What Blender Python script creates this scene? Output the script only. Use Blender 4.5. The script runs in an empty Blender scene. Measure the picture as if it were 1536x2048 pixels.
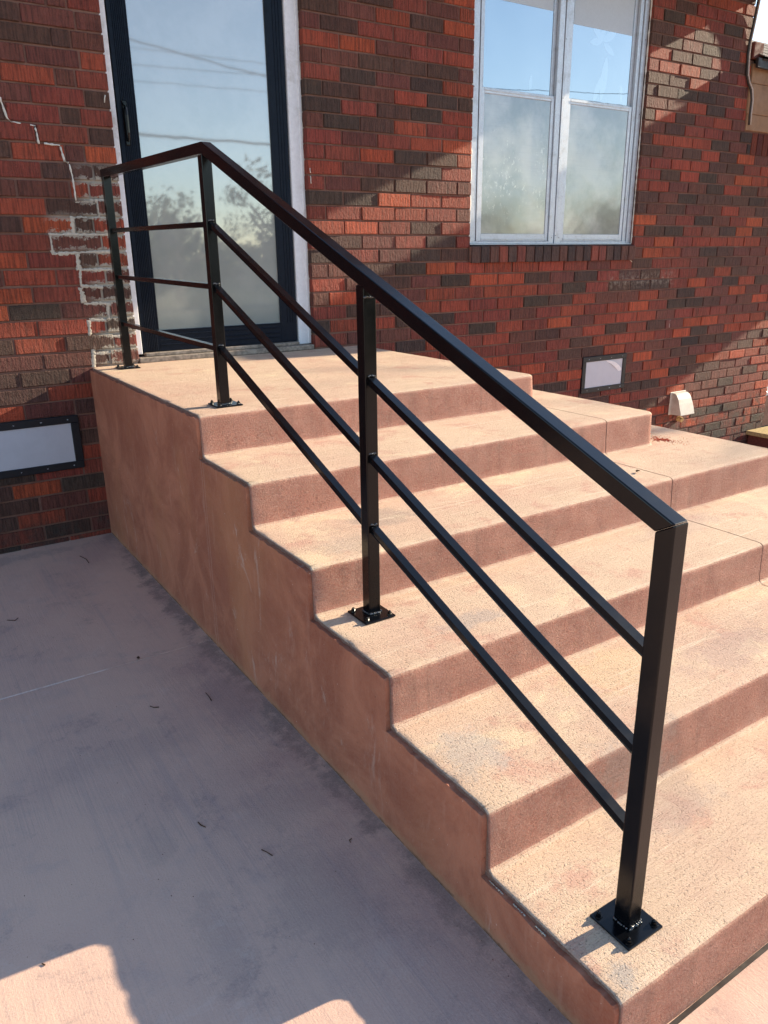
import bpy, bmesh, math, random
from mathutils import Vector, Matrix, noise
random.seed(7)
S = bpy.context.scene
COL = S.collection

# ------------------------------------------------------------------ camera
CAM = Vector((-0.935, -4.272, 1.472))
YAW, PITCH, ROLL, FPX = 0.575, -0.3231, -0.0124, 1529.2
fwd = Vector((math.sin(YAW)*math.cos(PITCH), math.cos(YAW)*math.cos(PITCH), math.sin(PITCH)))
rt = fwd.cross(Vector((0, 0, 1))).normalized(); upv = rt.cross(fwd)
R1 = math.cos(ROLL)*rt + math.sin(ROLL)*upv
U1 = -math.sin(ROLL)*rt + math.cos(ROLL)*upv
cd = bpy.data.cameras.new('camera'); cam = bpy.data.objects.new('camera', cd); COL.objects.link(cam)
cam.matrix_world = Matrix(((R1.x, U1.x, -fwd.x, CAM.x), (R1.y, U1.y, -fwd.y, CAM.y), (R1.z, U1.z, -fwd.z, CAM.z), (0, 0, 0, 1)))
cd.sensor_fit = 'VERTICAL'; cd.sensor_height = 24.0; cd.sensor_width = 18.0; cd.lens = 24.0*FPX/2048
cd.clip_start = 0.05; cd.clip_end = 2000
S.camera = cam
# ------------------------------------------------------------------ light
SUN = Vector((2.4, -0.21, 1.0)).normalized()
ELEV = math.asin(SUN.z); AZ = math.atan2(SUN.x, SUN.y)
W_ = bpy.data.worlds.new('World'); S.world = W_; W_.use_nodes = True
wn = W_.node_tree.nodes; wn.clear(); wl = W_.node_tree.links
sky = wn.new('ShaderNodeTexSky'); sky.sky_type = 'NISHITA'; sky.sun_disc = False
sky.sun_elevation = ELEV; sky.sun_rotation = AZ; sky.air_density = 1.0; sky.dust_density = 0.35; sky.ozone_density = 1.4
bg = wn.new('ShaderNodeBackground'); bg.inputs['Strength'].default_value = 0.13
wo = wn.new('ShaderNodeOutputWorld'); wl.new(sky.outputs[0], bg.inputs[0]); wl.new(bg.outputs[0], wo.inputs[0])
sd = bpy.data.lights.new('sun', 'SUN'); sd.energy = 5.0; sd.angle = math.radians(0.55); sd.color = (1.0, 0.84, 0.62)
so = bpy.data.objects.new('sun', sd); COL.objects.link(so); so.rotation_euler = SUN.to_track_quat('Z', 'Y').to_euler(); so.location = SUN*20
S.view_settings.view_transform = 'Standard'; S.view_settings.look = 'None'
S.view_settings.exposure = 1.27; S.view_settings.gamma = 1.0; S.view_settings.use_curve_mapping = False

# ------------------------------------------------------------------ helpers
def obj(name, mesh, mat=None, parent=None, label=None, cat=None, group=None, kind=None):
    o = bpy.data.objects.new(name, mesh); COL.objects.link(o)
    if mat is not None and mesh is not None and not mesh.materials: mesh.materials.append(mat)
    if parent is not None: o.parent = parent
    if label: o['label'] = label
    if cat: o['category'] = cat
    if group: o['group'] = group
    if kind: o['kind'] = kind
    return o
def bmo(name, bm, *a, smooth=False, **k):
    me = bpy.data.meshes.new(name); bmesh.ops.recalc_face_normals(bm, faces=bm.faces[:]); bm.to_mesh(me); bm.free()
    if smooth:
        for p in me.polygons: p.use_smooth = True
    return obj(name, me, *a, **k)
def box(bm, x0, x1, y0, y1, z0, z1, bev=0.0, seg=1):
    r = bmesh.ops.create_cube(bm, size=1.0); vs = r['verts']
    for v in vs:
        v.co = Vector(((x0+x1)/2+v.co.x*(x1-x0), (y0+y1)/2+v.co.y*(y1-y0), (z0+z1)/2+v.co.z*(z1-z0)))
    if bev > 0:
        es = list({e for v in vs for e in v.link_edges})
        bmesh.ops.bevel(bm, geom=es, offset=bev, segments=seg, affect='EDGES', profile=0.5)
def B(*a, **k):
    bm = bmesh.new(); box(bm, *a, **k); return bm
def nz(x, y, z=0.0): return noise.noise(Vector((x, y, z)))
def bar(bm, a, b, w, h, bev=0.002, roll_up=Vector((0, 0, 1)), seg=2):
    a = Vector(a); b = Vector(b); d = (b-a); L = d.length; d.normalize()
    s = d.cross(roll_up).normalized(); u = s.cross(d)
    r = bmesh.ops.create_cube(bm, size=1.0); vs = r['verts']
    M = Matrix(((d.x, s.x, u.x), (d.y, s.y, u.y), (d.z, s.z, u.z)))
    m = (a+b)/2
    for v in vs: v.co = m + M @ Vector((v.co.x*L, v.co.y*w, v.co.z*h))
    if bev > 0:
        es = list({e for v in vs for e in v.link_edges})
        bmesh.ops.bevel(bm, geom=es, offset=bev, segments=seg, affect='EDGES', profile=0.5)
def tube(bm, pts, rad, n=6, jit=0.0):
    pts = [Vector(p) for p in pts]; rings = []
    for i, p in enumerate(pts):
        d = (pts[min(i+1, len(pts)-1)]-pts[max(i-1, 0)]).normalized()
        s = d.orthogonal().normalized(); u = d.cross(s)
        r = rad*(1+jit*random.uniform(-1, 1))
        rings.append([bm.verts.new(p+s*math.cos(2*math.pi*k/n)*r+u*math.sin(2*math.pi*k/n)*r) for k in range(n)])
    for a, b in zip(rings, rings[1:]):
        for k in range(n): bm.faces.new((a[k], a[(k+1) % n], b[(k+1) % n], b[k]))
    bm.faces.new(rings[0]); bm.faces.new(rings[-1])

class N:
    """small node-graph helper"""
    def __init__(s, name):
        s.m = bpy.data.materials.new(name); s.m.use_nodes = True; s.t = s.m.node_tree; s.t.nodes.clear()
        s.out = s.t.nodes.new('ShaderNodeOutputMaterial'); s.geo = s.t.nodes.new('ShaderNodeNewGeometry')
        s.sep = s.t.nodes.new('ShaderNodeSeparateXYZ'); s.t.links.new(s.geo.outputs['Position'], s.sep.inputs[0])
        s.P = s.geo.outputs['Position']; s.X, s.Y, s.Z = s.sep.outputs
    def new(s, t, **k):
        n = s.t.nodes.new(t)
        for a, v in k.items(): setattr(n, a, v)
        return n
    def set(s, sock, v):
        if isinstance(v, bpy.types.NodeSocket): s.t.links.new(v, sock)
        else: sock.default_value = v
    def math(s, op, a, b=0.0, clamp=False):
        n = s.new('ShaderNodeMath', operation=op, use_clamp=clamp); s.set(n.inputs[0], a); s.set(n.inputs[1], b); return n.outputs[0]
    def scale(s, sx, sy, sz, vec=None):
        n = s.new('ShaderNodeVectorMath', operation='MULTIPLY'); s.set(n.inputs[0], vec or s.P); n.inputs[1].default_value = (sx, sy, sz); return n.outputs[0]
    def noise(s, scale, detail=4, rough=0.6, vec=None, dist=0.0):
        n = s.new('ShaderNodeTexNoise'); s.set(n.inputs['Vector'], vec or s.P); n.inputs['Scale'].default_value = scale
        n.inputs['Detail'].default_value = detail; n.inputs['Roughness'].default_value = rough; n.inputs['Distortion'].default_value = dist; return n.outputs['Fac']
    def vor(s, scale, vec=None, feature='F1'):
        n = s.new('ShaderNodeTexVoronoi', feature=feature); s.set(n.inputs['Vector'], vec or s.P); n.inputs['Scale'].default_value = scale; return n.outputs['Distance']
    def ramp(s, f, lo, hi, a=0.0, b=1.0):
        n = s.new('ShaderNodeMapRange', clamp=True, interpolation_type='SMOOTHSTEP'); s.set(n.inputs[0], f); n.inputs[1].default_value = lo; n.inputs[2].default_value = hi
        n.inputs[3].default_value = a; n.inputs[4].default_value = b; return n.outputs[0]
    def mix(s, f, a, b, mode='MIX'):
        n = s.new('ShaderNodeMix', data_type='RGBA', blend_type=mode); s.set(n.inputs[0], f)
        for i, v in ((6, a), (7, b)):
            if not isinstance(v, bpy.types.NodeSocket): v = (*v, 1.0) if len(v) == 3 else v
            s.set(n.inputs[i], v)
        return n.outputs[2]
    def bump(s, h, dist, strength=1.0, prev=None):
        n = s.new('ShaderNodeBump'); s.set(n.inputs['Height'], h); n.inputs['Distance'].default_value = dist; n.inputs['Strength'].default_value = strength
        if prev is not None: s.t.links.new(prev, n.inputs['Normal'])
        return n.outputs[0]
    def bsdf(s, col, rough=0.8, bump=None, spec=0.5, metal=0.0, coat=0.0):
        p = s.new('ShaderNodeBsdfPrincipled')
        s.set(p.inputs['Base Color'], col if isinstance(col, bpy.types.NodeSocket) else (*col, 1.0)); s.set(p.inputs['Roughness'], rough)
        s.set(p.inputs['Specular IOR Level'], spec); s.set(p.inputs['Metallic'], metal); p.inputs['Coat Weight'].default_value = coat; p.inputs['Coat Roughness'].default_value = 0.03
        if bump is not None: s.t.links.new(bump, p.inputs['Normal'])
        s.t.links.new(p.outputs[0], s.out.inputs[0]); return p
    def box(s, x0, x1, z0, z1, e=0.05, yx=None):
        a = s.math('MULTIPLY', s.ramp(yx or s.X, x0-e, x0+e), s.ramp(yx or s.X, x1-e, x1+e, 1, 0))
        b = s.math('MULTIPLY', s.ramp(s.Z, z0-e, z0+e), s.ramp(s.Z, z1-e, z1+e, 1, 0)); return s.math('MULTIPLY', a, b)
    def spot(s, x, y, rx, ry):
        a = s.math('DIVIDE', s.math('SUBTRACT', s.X, x), rx); b = s.math('DIVIDE', s.math('SUBTRACT', s.Y, y), ry)
        d = s.math('SQRT', s.math('ADD', s.math('MULTIPLY', a, a), s.math('MULTIPLY', b, b)))
        return s.ramp(s.math('ADD', d, s.math('MULTIPLY', s.math('SUBTRACT', s.noise(9, 10, .8), 0.5), 3.2)), 0.45, .95, 1, 0)

# ------------------------------------------------------------------ materials
def concrete_mat(name, kind):
    n = N(name)
    big = n.noise(1.7, 5, .6); mid = n.noise(9, 6, .65); fine = n.noise(170, 3, .7); speck = n.noise(330, 2, .6)
    grit = n.vor(210)
    if kind == 'step':
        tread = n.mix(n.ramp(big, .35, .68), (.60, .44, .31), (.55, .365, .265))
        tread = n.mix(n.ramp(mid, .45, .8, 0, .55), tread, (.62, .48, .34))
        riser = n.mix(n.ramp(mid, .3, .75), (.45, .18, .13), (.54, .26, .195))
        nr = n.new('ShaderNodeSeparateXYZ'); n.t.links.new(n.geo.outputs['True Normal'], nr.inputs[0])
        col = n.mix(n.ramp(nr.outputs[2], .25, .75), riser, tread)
        pk = n.math('MULTIPLY', n.ramp(n.noise(5.5, 6, .7, None, .4), .52, .66), n.ramp(nr.outputs[2], .25, .75)); col = n.mix(n.math('MULTIPLY', pk, .75), col, (.50, .27, .20))
        yl = n.math('MULTIPLY', n.ramp(n.noise(3.1, 6, .7, n.scale(1, 1, 1.7), .5), .54, .68), n.ramp(nr.outputs[2], .25, .75)); col = n.mix(n.math('MULTIPLY', yl, .7), col, (.72, .57, .37))
        gs = n.ramp(n.noise(13, 7, .75), .60, .74); col = n.mix(n.math('MULTIPLY', gs, .35), col, (.30, .20, .16))
        drip = n.math('MULTIPLY', n.ramp(n.noise(1.0, 4, .6, n.scale(28, 28, 3)), .5, .72), n.ramp(nr.outputs[2], .25, .75, 1, 0)); col = n.mix(n.math('MULTIPLY', drip, .35), col, (.24, .11, .08))
        rg = n.math('MULTIPLY', n.ramp(n.noise(165, 3, .75), .56, .68), n.ramp(nr.outputs[2], .25, .75, 1, 0)); col = n.mix(n.math('MULTIPLY', rg, .45), col, (.66, .42, .32))
        # grey rubbed stains and pale grouted patch marks
        for (x, y, rx, ry, c, f) in ((.42, -2.18, .20, .09, (.30, .24, .20), .55), (.36, -2.72, .14, .06, (.33, .29, .27), .55), (.50, -3.30, .22, .13, (.36, .30, .26), .45),
                                     (.72, -2.98, .25, .12, (.62, .44, .25), .5), (.05, -3.58, .05, .05, (.36, .33, .30), .8), (.09, -3.05, .10, .12, (.42, .37, .32), .7),
                                     (1.1, -3.1, .3, .1, (.40, .28, .24), .5), (.22, -2.35, .16, .1, (.38, .30, .24), .5), (1.55, -2.55, .3, .1, (.44, .32, .27), .4)):
            col = n.mix(n.math('MULTIPLY', n.spot(x, y, rx, ry), f), col, c)
        tn = n.ramp(nr.outputs[2], .25, .75)
        edge = n.math('MULTIPLY', n.ramp(n.math('ADD', n.X, n.math('MULTIPLY', n.noise(11, 8, .8), .09)), .035, .055, 1, 0), n.math('MULTIPLY', n.ramp(n.noise(4.5, 4), .42, .55), n.math('MULTIPLY', tn, .5)))
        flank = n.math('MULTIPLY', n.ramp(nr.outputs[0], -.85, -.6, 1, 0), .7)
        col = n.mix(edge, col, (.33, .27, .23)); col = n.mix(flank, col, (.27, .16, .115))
        ws_ = n.math('MULTIPLY', n.ramp(n.noise(1.0, 7, .75, n.scale(2.2, 42, 1), .25), .56, .68), tn); col = n.mix(n.math('MULTIPLY', ws_, .6), col, (.76, .62, .46))
        streak = n.noise(1.0, 5, .7, n.scale(5, 260, 60)); sm = n.ramp(n.noise(2.2, 3), .4, .62)
    elif kind == 'slab':
        col = n.mix(n.ramp(big, .35, .7), (.65, .435, .33), (.56, .37, .295))
        col = n.mix(n.ramp(mid, .5, .8, 0, .4), col, (.34, .28, .27))
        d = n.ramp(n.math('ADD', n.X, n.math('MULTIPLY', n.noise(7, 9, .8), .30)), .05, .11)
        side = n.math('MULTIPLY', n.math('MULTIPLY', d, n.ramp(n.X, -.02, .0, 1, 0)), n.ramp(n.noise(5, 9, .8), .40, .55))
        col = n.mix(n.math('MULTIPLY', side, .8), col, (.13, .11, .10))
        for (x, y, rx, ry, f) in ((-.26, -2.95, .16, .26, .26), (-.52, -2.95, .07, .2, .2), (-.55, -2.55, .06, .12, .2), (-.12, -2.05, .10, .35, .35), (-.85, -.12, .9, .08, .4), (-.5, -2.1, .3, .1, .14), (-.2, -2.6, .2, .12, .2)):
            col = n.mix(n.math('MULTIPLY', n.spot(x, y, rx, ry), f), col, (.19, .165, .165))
        dk = n.math('MULTIPLY', n.ramp(n.noise(3.4, 10, .8, None, .3), .54, .62), n.ramp(n.noise(40, 6, .8), .35, .6)); col = n.mix(n.math('MULTIPLY', dk, .42), col, (.20, .165, .16))
        lt = n.ramp(n.noise(4.6, 10, .78, None, .5), .56, .66); col = n.mix(n.math('MULTIPLY', lt, .30), col, (.68, .53, .45))
        jl = n.math('ABSOLUTE', n.math('SUBTRACT', n.Y, -1.548)); jm = n.math('MULTIPLY', n.ramp(jl, .0035, .006, 1, 0), n.math('MULTIPLY', n.ramp(n.X, -.46, -.40, 1, 0), n.ramp(n.noise(30, 4), .3, .5))); col = n.mix(n.math('MULTIPLY', jm, .75), col, (.78, .66, .58))
        # reddish colour run-off beside the steps
        col = n.mix(n.math('MULTIPLY', n.ramp(n.X, -.45, -.05), n.ramp(big, .4, .6, .1, .5)), col, (.40, .24, .21))
        streak = n.noise(1.0, 5, .7, n.scale(190, 3, 1)); sm = n.ramp(n.noise(1.6, 3), .35, .6)
        col = n.mix(n.math('MULTIPLY', n.ramp(n.noise(1.0, 3, .5, n.scale(26, 1.1, 1)), .55, .8), .35), col, (.30, .245, .25))
    else:
        col = n.mix(n.ramp(n.noise(3.4, 8, .72, None, .6), .36, .66), (.29, .092, .052), (.45, .170, .098))
        col = n.mix(n.ramp(n.noise(1.1, 3, .6, n.scale(1, 1.6, .7)), .5, .7, 0, .55), col, (.40, .165, .075))
        pale = n.math('MULTIPLY', n.ramp(n.noise(1.0, 10, .8, n.scale(1, 7, 3.2), .7), .565, .66), n.ramp(n.noise(1.6, 2), .42, .58))
        col = n.mix(n.math('MULTIPLY', pale, .8), col, (.50, .34, .27))
        pt = n.math('MULTIPLY', n.ramp(n.noise(75, 3, .6), .27, .33, 1, 0), n.ramp(n.noise(4, 3), .4, .6)); col = n.mix(n.math('MULTIPLY', pt, .8), col, (.12, .05, .03))
        wp_ = n.ramp(n.noise(95, 2, .6), .72, .77); col = n.mix(n.math('MULTIPLY', wp_, .8), col, (.62, .48, .40))
        tr = n.ramp(n.noise(1.0, 6, .7, n.scale(1, 34, 5), .5), .55, .68); col = n.mix(n.math('MULTIPLY', tr, .28), col, (.50, .26, .18))
        cr = n.math('ABSOLUTE', n.math('ADD', n.math('ADD', n.Y, 1.607), n.math('MULTIPLY', n.noise(5, 4), .022)))
        crm = n.math('MULTIPLY', n.math('MULTIPLY', n.ramp(cr, .0135, .0165, 1, 0), n.ramp(cr, .008, .0105)), n.ramp(n.noise(14, 3), .42, .55))
        col = n.mix(n.math('MULTIPLY', n.ramp(n.math('ABSOLUTE', n.math('SUBTRACT', cr, .011)), .0005, .002, 1, 0), .5), col, (.55, .42, .36))
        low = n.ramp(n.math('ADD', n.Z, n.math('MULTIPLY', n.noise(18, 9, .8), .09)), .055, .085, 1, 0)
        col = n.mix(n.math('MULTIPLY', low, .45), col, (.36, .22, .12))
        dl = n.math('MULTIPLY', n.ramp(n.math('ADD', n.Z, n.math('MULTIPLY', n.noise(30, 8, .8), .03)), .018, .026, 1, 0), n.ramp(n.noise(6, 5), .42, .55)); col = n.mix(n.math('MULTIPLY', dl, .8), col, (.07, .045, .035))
        streak = n.noise(1.0, 5, .7, n.scale(8, 20, 60)); sm = 0.3
    # dark pits and pale grains
    pit = n.math('MULTIPLY', n.ramp(speck, .30, .40, 1, 0), n.ramp(n.noise(12, 3), .4, .65))
    if kind != 'skim': col = n.mix(n.math('MULTIPLY', pit, .55), col, (.16, .10, .075))
    col = n.mix(n.ramp(fine, .3, .75, 0, .28), col, (.66, .52, .42) if kind != 'skim' else (.40, .22, .15))
    col = n.mix(n.math('MULTIPLY', n.ramp(streak, .42, .68), n.math('MULTIPLY', sm, .28)), col, (.30, .19, .14) if kind != 'slab' else (.27, .22, .22))
    if kind == 'step':
        g2 = n.noise(260, 3, .75); hol = n.ramp(n.noise(150, 2, .6), .30, .44)
        b = n.bump(n.noise(1.0, 4, .6, n.scale(3, 150, 40)), .0030, .8); b = n.bump(streak, .0016, .9, b); b = n.bump(g2, .0024, 1.0, b); b = n.bump(hol, .0020, .9, b); b = n.bump(mid, .004, .5, b)
        rs = n.ramp(nr.outputs[2], .25, .75, 1, 0)
        b = n.bump(n.math('MULTIPLY', n.noise(185, 4, .8), rs), .0085, 1.0, b)
        col = n.mix(n.math('MULTIPLY', n.math('MULTIPLY', n.ramp(n.noise(215, 3, .75), .33, .43, 1, 0), n.math('MULTIPLY', n.ramp(n.noise(6, 4), .3, .6, .35, 1.0), n.math('ADD', n.math('MULTIPLY', tn, .7), .3))), .70), col, (.17, .09, .06))
    else:
        b = n.bump(streak, .0010, .6); b = n.bump(fine, .0012, .8, b); b = n.bump(mid, .004 if kind == 'slab' else .008, .6, b)
    n.bsdf(col, .88, b, .25)
    return n.m
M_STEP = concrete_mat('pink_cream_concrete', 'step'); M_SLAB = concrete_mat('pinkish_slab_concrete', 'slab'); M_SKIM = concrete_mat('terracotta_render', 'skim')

def repair_mask(n):
    """blobby outline of the smeared repair mortar left of the door"""
    a = n.box(.05, .28, .93, 1.90, .05); b = n.box(-.11, .28, 1.52, 1.68, .04)
    return n.math('MAXIMUM', a, b)
def brick_mat(name, src):
    n = N(name)
    if src == 'object': c = n.new('ShaderNodeObjectInfo').outputs['Color']
    else: a = n.new('ShaderNodeAttribute'); a.attribute_name = 'bcol'; c = a.outputs['Color']
    lines = n.noise(1.0, 4, .6, n.scale(105, 105, 7), .3); fine = n.noise(240, 4, .7); mid = n.noise(26, 5, .65)
    col = n.mix(n.ramp(lines, .35, .62), n.mix(.55, c, (.02, .012, .01)), c)
    col = n.mix(n.ramp(mid, .42, .75, 0, .30), col, n.mix(.4, c, (.26, .11, .07)))
    col = n.mix(n.ramp(fine, .62, .8, 0, .25), col, (.32, .19, .14))
    # mortar smeared over brick edges by the repair
    fz = n.math('FRACT', n.math('DIVIDE', n.math('ADD', n.Z, 7.067), .0825))
    ed = n.math('ABSOLUTE', n.math('SUBTRACT', fz, .5))
    sm = n.math('ADD', ed, n.math('ADD', n.math('MULTIPLY', n.math('SUBTRACT', n.noise(55, 6, .75), .5), 1.1), n.math('MULTIPLY', n.math('SUBTRACT', n.noise(13, 5, .7), .5), 1.0)))
    rep = n.math('MULTIPLY', repair_mask(n), n.ramp(sm, .27, .33))
    col = n.mix(n.math('MULTIPLY', rep, .9), col, (.43, .385, .32))
    pale_smear = n.math('MULTIPLY', n.box(3.95, 4.75, 1.22, 1.31, .05), n.ramp(n.noise(30, 5, .7), .45, .62))  # pale patchy smear below the right end of the window
    col = n.mix(n.math('MULTIPLY', pale_smear, .5), col, (.45, .38, .30))
    mild = n.math('MULTIPLY', n.math('MULTIPLY', n.ramp(n.Z, .06, .22, 1, 0), n.ramp(n.X, -1.5, .1)), n.ramp(n.noise(7, 5, .7), .42, .6))
    col = n.mix(n.math('MULTIPLY', mild, .7), col, (.05, .05, .042))
    b = n.bump(lines, .007, 1.0); b = n.bump(n.noise(1.0, 4, .75, n.scale(70, 60, 30)), .020, 1.0, b); b = n.bump(mid, .002, .5, b)
    n.bsdf(col, .78, b, .3); return n.m
M_BRICK = brick_mat('combed_brick', 'object'); M_BRICKS = brick_mat('combed_brick_far', 'attr')
def mortar_mat():
    n = N('pinkish_mortar'); f = n.noise(160, 4, .7); m = n.noise(11, 5)
    col = n.mix(n.ramp(m, .3, .7), (.175, .088, .066), (.235, .128, .097))
    col = n.mix(n.math('MULTIPLY', repair_mask(n), .9), col, (.45, .40, .335))
    n.bsdf(col, .92, n.bump(f, .003, .9), .15); return n.m
M_MORTAR = mortar_mat()
def simple(name, col, rough=.6, spec=.5, metal=0.0, var=.12, bumpd=.0004, scale=60, coat=0.0, dirt=None, dscale=6):
    n = N(name); f = n.noise(scale, 4, .6)
    c = n.mix(n.ramp(f, .3, .7), tuple(x*(1-var) for x in col), tuple(min(1, x*(1+var)) for x in col))
    if dirt: c = n.mix(n.ramp(n.noise(dscale, 6, .7), .5, .72, 0, .7), c, dirt)
    r = n.ramp(n.noise(scale*.4, 4), .3, .7, rough*.8, min(1, rough*1.25))
    n.bsdf(c, r, n.bump(f, bumpd, .8), spec, metal, coat); return n.m
M_BLACK = simple('black_gloss_paint', (.0022, .0026, .0036), .20, .30, 0, .1, .00006, 25)
M_WELD = simple('painted_weld_bead', (.03, .032, .035), .12, 1.0, 0, .3, .001, 300)
M_DOORBLK = simple('dark_navy_door_paint', (.005, .009, .018), .40, .14, 0, .2, .0003, 80, dirt=(.009, .012, .02))
M_WHITE = simple('white_trim_paint', (.76, .76, .78), .5, .4, 0, .05, .0006, 40, dirt=(.45, .42, .38))
M_CAULK = simple('white_caulk', (.60, .56, .50), .7, .3, 0, .1, .0015, 120)
M_CAULKG = simple('repair_mortar', (.48, .43, .36), .9, .2, 0, .15, .003, 90)
M_ALU = simple('weathered_aluminium', (.50, .53, .57), .42, .5, .45, .08, .0004, 120, dirt=(.36, .37, .38), dscale=18)
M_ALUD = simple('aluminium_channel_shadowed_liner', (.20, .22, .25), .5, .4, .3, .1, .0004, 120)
M_PANEL = simple('white_vent_panel', (.50, .50, .54), .5, .4, 0, .04, .0006, 12, dirt=(.42, .42, .46))
M_VBLK = simple('vent_frame_black', (.007, .008, .012), .45, .4, 0, .2, .0006, 60)
M_HOOD = simple('beige_plastic_hood', (.54, .51, .43), .45, .5, 0, .06, .0004, 50, dirt=(.40, .35, .26))
M_TAN = simple('tan_painted_board', (.27, .155, .085), .7, .3, 0, .08, .001, 20, dirt=(.17, .095, .055))
M_FASC = simple('dark_brown_fascia', (.02, .013, .012), .5, .4, 0, .2)
M_SHING = simple('grey_asphalt_shingle', (.22, .20, .18), .95, .2, 0, .35, .003, 180)
M_WOOD = simple('weathered_timber', (.24, .20, .165), .85, .2, 0, .3, .002, 50, dirt=(.42, .37, .31))
M_YWOOD = simple('yellowish_timber', (.40, .30, .14), .8, .2, 0, .2, .002, 40)
M_RWOOD = simple('red_stained_timber', (.12, .035, .025), .7, .3, 0, .2)
M_CABLE = simple('black_cable_sheath', (.03, .028, .027), .5, .4)
M_CABLEW = simple('pale_cable_sheath', (.42, .36, .32), .6, .4)
M_LEAF = simple('dry_brown_leaf', (.07, .035, .018), .8, .2)
M_DUST = simple('red_brick_dust', (.55, .12, .06), .95, .1, 0, .3, .002, 300)
M_BARK = simple('grey_bark', (.12, .10, .08), .9, .2, 0, .3, .006, 30)
M_GRASS = simple('rough_lawn', (.05, .055, .025), .95, .1, 0, .4, .01, 8)
def foliage():
    n = N('tree_foliage'); oi = n.noise(3, 3)
    c = n.mix(n.ramp(oi, .35, .65), (.05, .075, .022), (.10, .12, .045)); n.bsdf(c, .7, None, .3); return n.m
M_FOL = foliage()
def pane_mat(name, base_lo, base_hi, fac, kind):
    n = N(name)
    wob = n.noise(2.2, 3, .5); f = n.noise(30, 6, .7); b = n.bump(wob, .008 if kind == 'lower' else .0007, .5)
    c = n.mix(n.ramp(n.noise(2.6, 5, .6), .35, .65), base_lo, base_hi)
    if kind == 'lower':
        # film flaking off the pane, streaky behind it
        fl = n.math('MULTIPLY', n.ramp(n.noise(1.0, 6, .75, n.scale(46, 1, 26), .6), .57, .61), n.math('MULTIPLY', n.ramp(n.noise(5, 3), .45, .55), n.box(2.7, 3.45, 1.75, 2.25, .12)))
        c = n.mix(n.math('MULTIPLY', fl, .8), c, (.60, .60, .55))
        c = n.mix(n.math('MULTIPLY', n.ramp(n.noise(1.0, 4, .6, n.scale(3, 1, 120)), .5, .7), .3), c, (.16, .17, .18))
    if kind == 'door':
        g = n.ramp(n.Z, 1.10, 1.24, 1, 0); c = n.mix(n.math('MULTIPLY', g, .6), c, (.12, .16, .20))
    if kind == 'upper':
        c = n.mix(n.ramp(n.noise(3, 3), .5, .7, 0, .5), c, base_lo)
    d = n.new('ShaderNodeBsdfDiffuse'); n.set(d.inputs[0], c)
    g = n.new('ShaderNodeBsdfGlossy'); g.inputs['Roughness'].default_value = {'door': .03, 'upper': .012, 'lower': .10}[kind]
    g.inputs[0].default_value = (.92, .96, 1, 1); n.t.links.new(b, g.inputs['Normal'])
    m = n.new('ShaderNodeMixShader'); n.set(m.inputs[0], fac); n.t.links.new(d.outputs[0], m.inputs[1]); n.t.links.new(g.outputs[0], m.inputs[2])
    n.t.links.new(m.outputs[0], n.out.inputs[0]); return n.m
M_DGLASS = pane_mat('frosted_door_glass', (.31, .325, .31), (.37, .38, .36), .25, 'door')
M_UGLASS = pane_mat('sky_reflecting_glass', (.05, .11, .17), (.09, .16, .22), .36, 'upper')
M_LGLASS = pane_mat('cloudy_lower_glass', (.12, .13, .13), (.33, .33, .32), .16, 'lower')
M_CLING = pane_mat('faint_blue_white_cling', (.11, .19, .25), (.15, .23, .29), .37, 'upper')
M_CURT = simple('white_blind', (.45, .52, .58), .6, .4, 0, .03)

# ================================================================== SETTING: ground
bm = bmesh.new()
def gz(x): 
    t = min(1, max(0, (x-4.0)/1.4)); return -0.47*t*t*(3-2*t)
xs = [-40, -12, -6, -4, -3, -2.4, -1.8, -1.2, -.6, 0, .6, 1.2, 1.8, 2.4, 3, 3.5, 4, 4.2, 4.4, 4.6, 4.8, 5, 5.2, 5.4, 7, 10, 20, 60]
JY = -1.548
ys = [-11, -9, -7, -6, -5, -4.4, -3.8, -3.4, -3, -2.6, -2.2, -1.8, JY-.0035, JY, JY+.0035, -1.2, -.8, -.4, 0, .3]
vv = [[bm.verts.new((x, y, gz(x)-(.006 if (abs(y-JY) < .001 and x < .2) else 0))) for y in ys] for x in xs]
for i in range(len(xs)-1):
    for j in range(len(ys)-1): bm.faces.new((vv[i][j], vv[i+1][j], vv[i+1][j+1], vv[i][j+1]))
bmo('concrete_slab', bm, M_SLAB, kind='structure')
bm = bmesh.new()
vs = [bm.verts.new(p) for p in ((-400, -400, -.02), (400, -400, -.02), (400, -11, -.02), (-400, -11, -.02))]; bm.faces.new(vs)
bmo('lawn', bm, M_GRASS, kind='structure')
bm = bmesh.new()
vs = [bm.verts.new(p) for p in ((-400, .3, -.6), (400, .3, -.6), (400, 400, -.6), (-400, 400, -.6))]; bm.faces.new(vs)
bmo('back_ground', bm, M_GRASS, kind='structure')

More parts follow.
